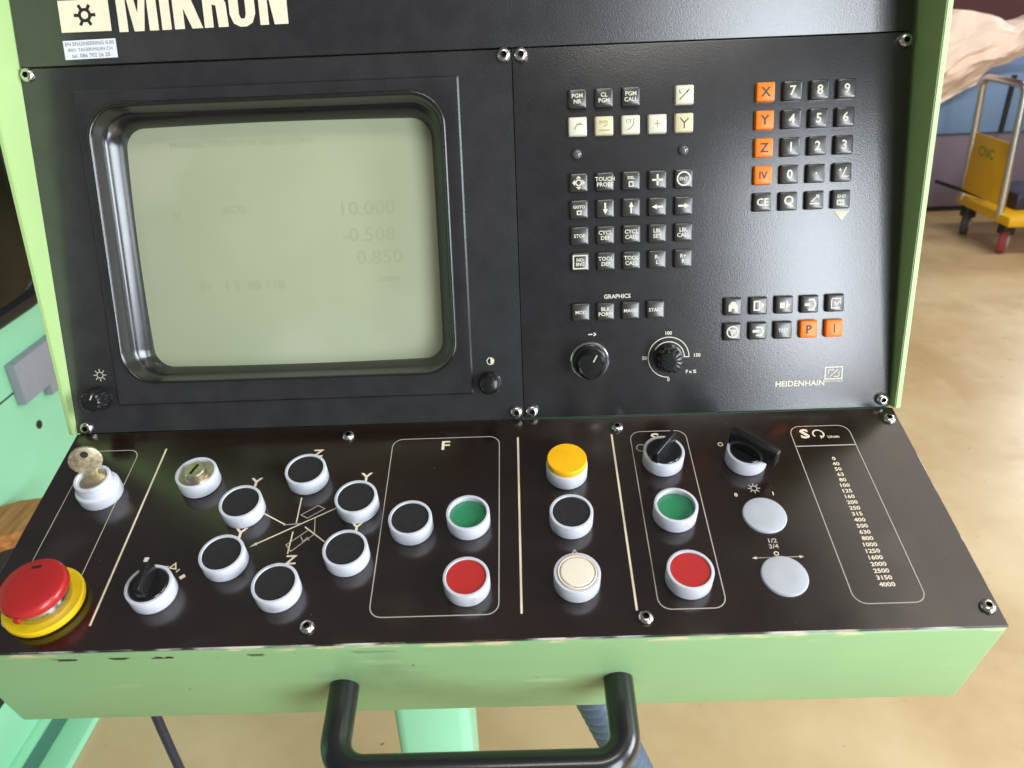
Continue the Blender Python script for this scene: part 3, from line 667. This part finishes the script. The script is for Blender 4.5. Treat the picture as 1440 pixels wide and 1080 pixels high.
# ---- push buttons, selectors
def ring_mesh(r=0.0150, h=0.0128, ri=0.0129, deep=0.0020):
    return lathe([(r - 0.0010, 0.0), (r - 0.0004, 0.0008), (r, 0.0016), (r, h - 0.0005), (r - 0.0002, h - 0.0001), (r - 0.0005, h), (ri + 0.0002, h), (ri, h - 0.0003), (ri, h - deep)], 56, 30)
RM = ring_mesh(); RM.materials.append(M['ring_plastic'])
RMD = ring_mesh(deep=0.0065); RMD.materials.append(M['ring_plastic'])
RH = 0.0128
def button(u, v, cap, label, style='flat'):
    o = add('push_button', RMD if style == 'deep' else RM, con, LL(u, v), label=label)
    if style == 'flat':
        c = lathe([(0.0128, RH - 0.003), (0.0128, RH - 0.0010), (0.0126, RH - 0.0007), (0.0060, RH - 0.0008)], 48)
    elif style == 'deep':
        c = lathe([(0.0128, RH - 0.0075), (0.0128, RH - 0.0042), (0.0121, RH - 0.0036), (0.0080, RH - 0.0040), (0.003, RH - 0.0042)], 48, 60)
    elif style == 'tall':
        c = lathe([(0.0125, RH - 0.003), (0.0136, RH + 0.0002), (0.0143, RH + 0.0016), (0.0143, RH + 0.0050), (0.0138, RH + 0.0058), (0.0060, RH + 0.0062)], 48)
    elif style == 'lens':
        c = lathe([(0.0125, RH - 0.003), (0.0125, RH + 0.0004), (0.0121, RH + 0.0007), (0.0116, RH + 0.0004), (0.0115, RH - 0.0010), (0.0107, RH - 0.0010), (0.0106, RH + 0.0006), (0.0102, RH + 0.0010), (0.005, RH + 0.0012)], 48)
    add('button_cap', c, o, LL(u, v), cap); return o
R1, R2, R3 = 0.0540, 0.1015, 0.1515
for u, v, t in ((-0.1990, 0.0850, 'black push button, upper left of the axis diagram'), (-0.1582, 0.0566, 'black push button at the top of the axis diagram'), (-0.1174, 0.0838, 'black push button, upper right of the axis diagram'),
                (-0.2008, 0.1280, 'black push button, lower left of the axis diagram'), (-0.1600, 0.1520, 'black push button at the bottom of the axis diagram'), (-0.1186, 0.1270, 'black push button, lower right of the axis diagram')):
    button(u, v, 'cap_black', t)
button(-0.0774, 0.1036, 'cap_black', 'black push button in the outlined F field')
button(-0.0379, 0.1006, 'cap_green', 'green push button in the outlined F field', 'deep')
button(-0.0373, 0.1515, 'cap_red', 'red push button in the outlined F field')
button(0.0326, 0.0592, 'cap_yellow', 'yellow raised push button', 'tall')
button(0.0330, 0.1024, 'cap_black', 'black push button between the two long lines')
button(0.0335, 0.1510, 'cap_white', 'cream push button between the two long lines', 'lens')
button(0.1048, 0.0996, 'cap_green', 'green push button in the outlined S field', 'deep')
button(0.1053, 0.1511, 'cap_red', 'red push button in the outlined S field')
def selector(u, v, ang, label, ln=0.0245, hh=0.0125, off=0.0, wd=0.0062):
    o = add('selector_switch', RM, con, LL(u, v), label=label)
    d = lathe([(0.0125, RH - 0.003), (0.0125, RH - 0.0006), (0.0118, RH + 0.0002), (0.0050, RH + 0.0004)], 40)
    add('selector_disc', d, o, LL(u, v), 'knob_black')
    hnd = box(-ln / 2 + off, ln / 2 + off, -wd / 2, wd / 2, RH + 0.0002, RH + hh, 0.0011, 3)
    for vtx in hnd.vertices:
        if vtx.co.z > RH + hh * 0.6: vtx.co.y *= 0.72
    hb = add('selector_handle', hnd, o, LL(u, v) @ Matrix.Rotation(ang, 4, 'Z'), 'knob_black')
    return o, hb
o, hb = selector(-0.2420, 0.1505, R_(91), 'selector switch with black handle and white tip', 0.0225, 0.0125)
pm = box(0.0085, 0.0116, -0.0012, 0.0012, RH + 0.0100, RH + 0.0128)
add('white_tip', pm, o, LL(-0.2420, 0.1505) @ Matrix.Rotation(R_(91), 4, 'Z'), 'ink_white')
selector(0.1042, 0.0500, R_(51), 'selector switch with narrow black handle in the S field', 0.0270, 0.0110, -0.001)
selector(0.1648, 0.0518, R_(-44), 'selector switch with long black lever', 0.0370, 0.0140, 0.0040, 0.0085)
# blank discs
for u, v in ((0.1666, 0.1017), (0.1673, 0.1503)):
    add('blanking_disc', lathe([(0.0150, 0.0), (0.0150, 0.0008), (0.0145, 0.0016), (0.0138, 0.0018), (0.006, 0.0019)], 48), con, LL(u, v), 'blank_grey')
# key switches
def key_switch(u, v, label, tall):
    if tall:
        prof = [(0.0150, 0), (0.0154, 0.001), (0.0154, 0.0090), (0.0148, 0.0100), (0.0134, 0.0106), (0.0130, 0.0150), (0.0128, 0.0185), (0.0121, 0.0193), (0.0106, 0.0193), (0.0103, 0.0188), (0.0102, 0.0160)]
        zc = 0.0172; rc = 0.0101
    else:
        prof = [(0.0142, 0), (0.0150, 0.0008), (0.0151, 0.0116), (0.0146, 0.0126), (0.0134, 0.0128), (0.0129, 0.0124), (0.0128, 0.0090)]
        zc = 0.0104; rc = 0.0127
    o = add('key_switch', lathe(prof, 56, 30), con, LL(u, v), 'ring_plastic', label=label)
    if tall:
        add('lock_face', lathe([(rc, zc - 0.002), (rc, zc), (0.0085, zc + 0.0006), (0.002, zc + 0.0006)], 40), o, LL(u, v), 'brass')
    else:
        add('lock_face', lathe([(rc, zc - 0.002), (rc, zc), (0.0085, zc - 0.0006), (0.0078, zc + 0.0), (0.0076, zc + 0.0048), (0.0068, zc + 0.0056), (0.002, zc + 0.0056)], 40), o, LL(u, v), 'brass')
        add('key_slot', box(-0.0010, 0.0010, -0.0048, 0.0048, zc + 0.0040, zc + 0.0058), o, LL(u, v) @ Matrix.Rotation(R_(-20), 4, 'Z'), 'steel_dark')
    return o
key_switch(-0.2392, 0.0562, 'key switch with a bare brass lock face and no key', False)
key_switch(-0.3105, 0.0640, 'taller key switch holding a key', True)
# emergency stop
eu, ev = -0.3112, 0.1553
es = add('emergency_stop', lathe([(0.0215, 0.0), (0.0244, 0.0016), (0.0252, 0.0040), (0.0250, 0.0060), (0.0240, 0.0066), (0.0190, 0.0056), (0.008, 0.0055)], 64, 40), con, LL(eu, ev), 'stop_yellow', label='yellow round plate of the emergency stop')
add('collar', lathe([(0.0176, 0.0050), (0.0176, 0.0080), (0.0186, 0.0090), (0.0186, 0.0140), (0.0176, 0.0165), (0.01, 0.0166)], 48, 35), es, LL(eu, ev), 'steel')
ms = lathe([(0.0150, 0.0150), (0.0196, 0.0156), (0.0208, 0.0170), (0.0210, 0.0195), (0.0207, 0.0214), (0.0200, 0.0226), (0.0188, 0.0231), (0.0120, 0.0238), (0.0040, 0.0240)], 64, 50)
add('mushroom_head', ms, es, LL(eu, ev), 'mushroom_red', label='red mushroom head')
add('mushroom_tab', box(-0.0020, 0.0020, -0.0228, -0.0190, 0.0152, 0.0188, 0.0006), es, LL(eu, ev) @ Matrix.Rotation(R_(-4), 4, 'Z'), 'mushroom_red')
add('head_notch', box(-0.0030, 0.0030, 0.0120, 0.0140, 0.0225, 0.0239), es, LL(eu, ev) @ Matrix.Rotation(R_(8), 4, 'Z'), 'dark_steel')

# ---- handle on the front face
hz = -0.054
def HP(u, l): return (u, hz, l)
hl, hr, ln = -0.1215, 0.0590, 0.0535
path = fillet([HP(hl, -0.002), HP(hl, ln), HP(hr, ln), HP(hr, -0.002)], 0.019, 10)
hd = add('handle', tube(path, 0.0097, 24), con, MF, 'rubber_black', label='black bow handle on the green front')
# pedestal
pd = add('pedestal', box(-0.1445, -0.0655, 0.015, 0.095, 0.012, Z0 - 0.07, 0.012, 3), con, Matrix.Identity(4), 'teal_paint', label='teal square post carrying the console')
add('foot_plate', box(-0.19, -0.005, -0.02, 0.15, 0.001, 0.012, 0.003), pd, Matrix.Identity(4), 'teal_paint')

# ------------------------------------------------------------------ key held in the switch (a thing of its own)
ku, kv = -0.3105, 0.0640
kM = LL(ku, kv, 0.0) @ Matrix.Rotation(R_(22), 4, 'Z') @ T(0, 0.001, 0)
kt = add('lock_key', None, None, kM @ T(0, 0, 0.018), label='brass-coloured flat key standing in the taller key switch', cat='key')
t = 0.0011
outl = [(-0.0040, 0.0160), (0.0040, 0.0160), (0.0042, 0.0205)] + [(0.0112 * math.cos(R_(a)), 0.0305 + 0.0108 * math.sin(R_(a))) for a in range(-55, 236, 15)] + [(-0.0042, 0.0205)]
bow = prism(outl, -t, t, 0.0004)
bow.transform(Matrix.Rotation(R_(90), 4, 'X'))
add('key_bow', bow, kt, kM @ Matrix.Rotation(R_(-14), 4, 'X'), 'key_steel')
hole = lathe([(0.0026, -0.0014), (0.0026, 0.0014), (0.001, 0.0014)], 20); hole.transform(Matrix.Rotation(R_(90), 4, 'X')); hole.transform(T(0.001, 0, 0.0355))
add('key_hole', hole, kt, kM @ Matrix.Rotation(R_(-14), 4, 'X'), 'dark_steel')

# ------------------------------------------------------------------ milling machine on the left
WX = -1.0
mm = add('milling_machine', None, None, T(-1.4, 0.9, 0), label='pale teal machine body with dark window standing left of the console', cat='machine')
ID = Matrix.Identity(4)
body = add('body', box(-1.9, WX, -0.25, 2.2, 0.016, Z0 + 0.45, 0.012), mm, ID, 'teal_paint')
base = add('base', box(-2.0, -0.8905, -0.4, 2.4, 0.001, 0.014, 0.003), mm, ID, 'teal_paint')
add('groove', box(-0.9800, -0.9500, -0.38, 2.38, 0.010, 0.0152), base, ID, 'teal_dark')
add('ledge_strip', box(-0.9460, -0.8930, -0.38, 2.38, 0.012, 0.017, 0.001), base, ID, 'teal_paint')
MW = Matrix(((0, 0, 1, WX), (1, 0, 0, 0), (0, 1, 0, Z0), (0, 0, 0, 1)))   # wall frame: x = depth (world y), y = up, z = out (+x)
WT = 0.36
def wl(d, r): return [(x, y) for x, y in rrect(0.0401 + d, 1.0199 - d, -0.2416 + d, WT - d, r, 10)]
fr = loft([[(x, y, z) for x, y in wl(d, r)] for d, r, z in ((0, 0.10, -0.002), (0, 0.10, 0.012), (0.008, 0.093, 0.018), (0.024, 0.077, 0.018), (0.032, 0.069, 0.004))], smooth=40)
wf = add('window_frame', fr, mm, MW, 'window_rubber')
add('window_pane', prism(wl(0.031, 0.07), 0.0005, 0.005), wf, MW, 'window_glass')
add('bracket', prism([(0.7963, -0.3122), (1.0519, -0.3122), (1.0519, -0.4213), (0.8788, -0.4213), (0.8788, -0.3974), (0.7936, -0.3974)], 0.001, 0.020, 0.004), mm, MW, 'bracket_grey')
add('bolt_hole', lathe([(0.009, -0.002), (0.009, 0.0015), (0.002, 0.0015)], 16), mm, MW @ T(0.8309, -0.4639, 0), 'dark_steel')
add('panel_joint', box(-0.2, 2.1, -0.3721, -0.3687, -0.001, 0.0008), mm, MW, 'dark_steel')
add('black_plate', box(-0.2, 0.7058, -0.85, -0.5704, 0.001, 0.012, 0.002), mm, MW, 'dark_steel')
wb = [(-0.9967, 0.2343), (-0.9967, 0.6466), (-0.9663, 0.6651), (-0.9266, 0.6718), (-0.8896, 0.6638), (-0.8672, 0.6242), (-0.8844, 0.5885), (-0.9134, 0.57), (-0.9478, 0.5515), (-0.9557, 0.2343)]
add('wooden_board', prism(wb, Z0 - 0.565, Z0 - 0.535, 0.003), None, ID, 'wood', label='brown wooden board fixed to the teal machine, left of the console', cat='board')

# ------------------------------------------------------------------ cable and hose below the console
cpts = []
for k in range(40):
    t_ = k / 39; z = Z0 - 0.15 - t_ * (Z0 - 0.17)
    cpts.append((-0.372 + 0.02 * math.sin(t_ * 5) * t_, 0.0 + 0.12 * t_ * t_ - 0.02 * math.sin(t_ * 3), z))
cpts = [(-0.33, 0.04, Z0 - 0.085), (-0.352, 0.02, Z0 - 0.10), (-0.366, 0.006, Z0 - 0.125)] + [(x - 0.004, y, z) for x, y, z in cpts]
add('cable', tube(cpts, 0.0046, 12), None, ID, 'cable_blue', label='dark blue cable hanging from the underside of the console', cat='cable')
hp = []
for k in range(220):
    t_ = k / 219; zr = -0.10 - t_ * 0.875; d_ = -0.10 - zr
    hp.append((-0.018 + 0.345 * (d_ if d_ < 0.4 else 0.4 + 0.25 * (1 - math.exp(-(d_ - 0.4) / 0.25))), 0.0 + 0.06 * t_, Z0 + zr))
add('conduit_hose', tube(hp, 0.0215, 20, ridge=lambda k: (1.0, 1.0, 0.90)[k % 3]), None, ID, 'hose_grey', label='grey-blue ribbed conduit hose running down behind the handle', cat='hose')

# ------------------------------------------------------------------ background right: covered cabinet, cloth, trolley
cab = add('cabinet', None, None, T(3.2, 4.3, 0), label='blue and purple cabinet behind the yellow trolley', cat='cabinet')
add('lower_panel', box(1.6, 5.2, 3.95, 4.9, 0.03, Z0 - 0.555, 0.01), cab, ID, 'cabinet_purple')
add('upper_panel', box(1.6, 5.2, 3.93, 4.9, Z0 - 0.552, Z0 - 0.24, 0.012), cab, ID, 'cabinet_blue')
add('plinth', box(1.62, 5.18, 3.965, 4.88, 0.001, 0.03), cab, ID, 'dark_steel')
add('edge_post', box(2.70, 2.722, 3.915, 3.93, Z0 - 0.55, Z0 - 0.25), cab, ID, 'dark_steel')
add('label_plate', box(2.80, 2.90, 3.918, 3.929, Z0 - 0.45, Z0 - 0.30, 0.004), cab, ID, 'wheel_white')
# cloth
vs, fs = [], []; nx, ny = 110, 60
def topz(x): return Z0 + (0.075 - 1.5 * (x - 2.36) ** 2 if x < 2.5 else 0.046 - 0.12 * (x - 2.5) - 0.035 * math.exp(-((x - 2.6) / 0.05) ** 2) + 0.03 * math.exp(-((x - 2.78) / 0.06) ** 2))
def botz(x): return Z0 - 0.40 + (0.04 * (x - 2.1) if x < 2.28 else 0.0072 + (x - 2.28) * 0.60)
for side in (0, 1):
    for j in range(ny + 1):
        for i in range(nx + 1):
            x = 2.0 + 1.15 * i / nx; q = j / ny; zt, zb = topz(x), min(botz(x), topz(x) - 0.06)
            z = zt + (zb - zt) * q
            a_ = x * 9 + q * 6 + 1.6 * noise.noise(Vector((x * 2.5, q * 2.5, 4))); f = 0.06 * noise.noise(Vector((x * 3.2 + q * 1.5, q * 2.0, 3.1))) + 0.05 * (1 - abs(math.sin(a_))) ** 1.5 * (0.3 + q) + 0.035 * abs(noise.noise(Vector((x * 7 + q * 5, q * 4 - x * 3, 9.7)))) + 0.015 * noise.noise(Vector((x * 22 + q * 9, q * 12, 2.2)))
            y = (3.86 - 0.11 * math.sin(math.pi * min(1, q * 1.02)) + f) if side == 0 else 4.05 + f * 0.2
            vs.append((x, y, z + 0.02 * noise.noise(Vector((x * 5, q * 4, 1)))))
o1 = (nx + 1) * (ny + 1)
for j in range(ny):
    for i in range(nx):
        a = j * (nx + 1) + i; fs.append((a, a + 1, a + nx + 2, a + nx + 1)); a += o1; fs.append((a, a + nx + 1, a + nx + 2, a + 1))
for i in range(nx):
    fs.append((i, o1 + i, o1 + i + 1, i + 1)); a = ny * (nx + 1) + i; fs.append((a, a + 1, o1 + a + 1, o1 + a))
for j in range(ny):
    a = j * (nx + 1); fs.append((a, a + nx + 1, o1 + a + nx + 1, o1 + a)); a += nx; fs.append((a, o1 + a, o1 + a + nx + 1, a + nx + 1))
add('cloth', raw(vs, fs, 60), None, ID, 'cloth_peach', label='pale peach cloth draped over the blue cabinet', cat='cloth')
for x in (2.66, 2.78):
    add('pole', tube([(x, 5.0, 0.0), (x + 0.01, 5.0, 3.0)], 0.022, 10), None, ID, 'pole_cream', label=('cream pole rising behind the cloth, nearer the console' if x < 2.7 else 'cream pole rising behind the cloth, farther from the console'), cat='pole', group='poles behind the cloth')
# trolley
tr = add('trolley', None, None, T(2.65, 3.38, 0), label='yellow platform trolley with bent steel tube handle', cat='trolley')
add('platform', box(2.36, 3.10, 3.10, 3.60, 0.155, 0.205, 0.012), tr, ID, 'trolley_yellow')
add('tube_handle', tube(fillet([(2.37, 3.55, 0.18), (2.335, 3.55, Z0 - 0.205), (2.335, 3.20, Z0 - 0.205), (2.37, 3.20, 0.18)], 0.05, 6), 0.017, 14), tr, ID, 'tube_steel')
sp = add('sign_panel', box(2.348, 2.356, 3.215, 3.535, Z0 - 0.76, Z0 - 0.47, 0.002), tr, ID, 'trolley_yellow')
add('panel_print', text('CNC', 0.066, 0.02), sp, Matrix(((0, 0, -1, 2.3475), (-1, 0, 0, 3.40), (0, 1, 0, Z0 - 0.545), (0, 0, 0, 1))), 'ink_green')
add('push_bar', tube([(2.30, 3.72, 0.24), (2.40, 3.40, 0.225)], 0.010, 10), tr, ID, 'dark_steel')
def wheel(x, y, r, mt, rim):
    o = add('wheel', lathe([(r * 0.6, -0.018), (r * 0.92, -0.018), (r, -0.012), (r, 0.012), (r * 0.92, 0.018), (r * 0.6, 0.018)], 28), tr, T(x, y, r) @ Matrix.Rotation(R_(90), 4, 'Y') @ Matrix.Rotation(R_(35), 4, 'X'), mt)
    add('wheel_hub', lathe([(r * 0.55, -0.022), (r * 0.5, -0.024), (r * 0.5, 0.024), (r * 0.55, 0.022), (r * 0.1, 0.026)], 20), o, WORLD[o], rim)
    add('fork', box(x - 0.028, x + 0.028, y - 0.03, y + 0.03, r * 1.55, 0.158, 0.004), tr, ID, 'dark_steel')
wheel(2.40, 3.52, 0.062, 'wheel_grey', 'wheel_white'); wheel(2.42, 3.20, 0.062, 'wheel_red', 'wheel_white')
wheel(2.92, 3.52, 0.062, 'wheel_grey', 'wheel_white'); wheel(2.92, 3.20, 0.062, 'wheel_grey', 'wheel_white')

add('toolbox', box(2.45, 2.72, 3.22, 3.50, 0.2055, 0.285, 0.01), None, ID, 'cable_blue', label='dark blue box lying on the yellow trolley platform', cat='box')
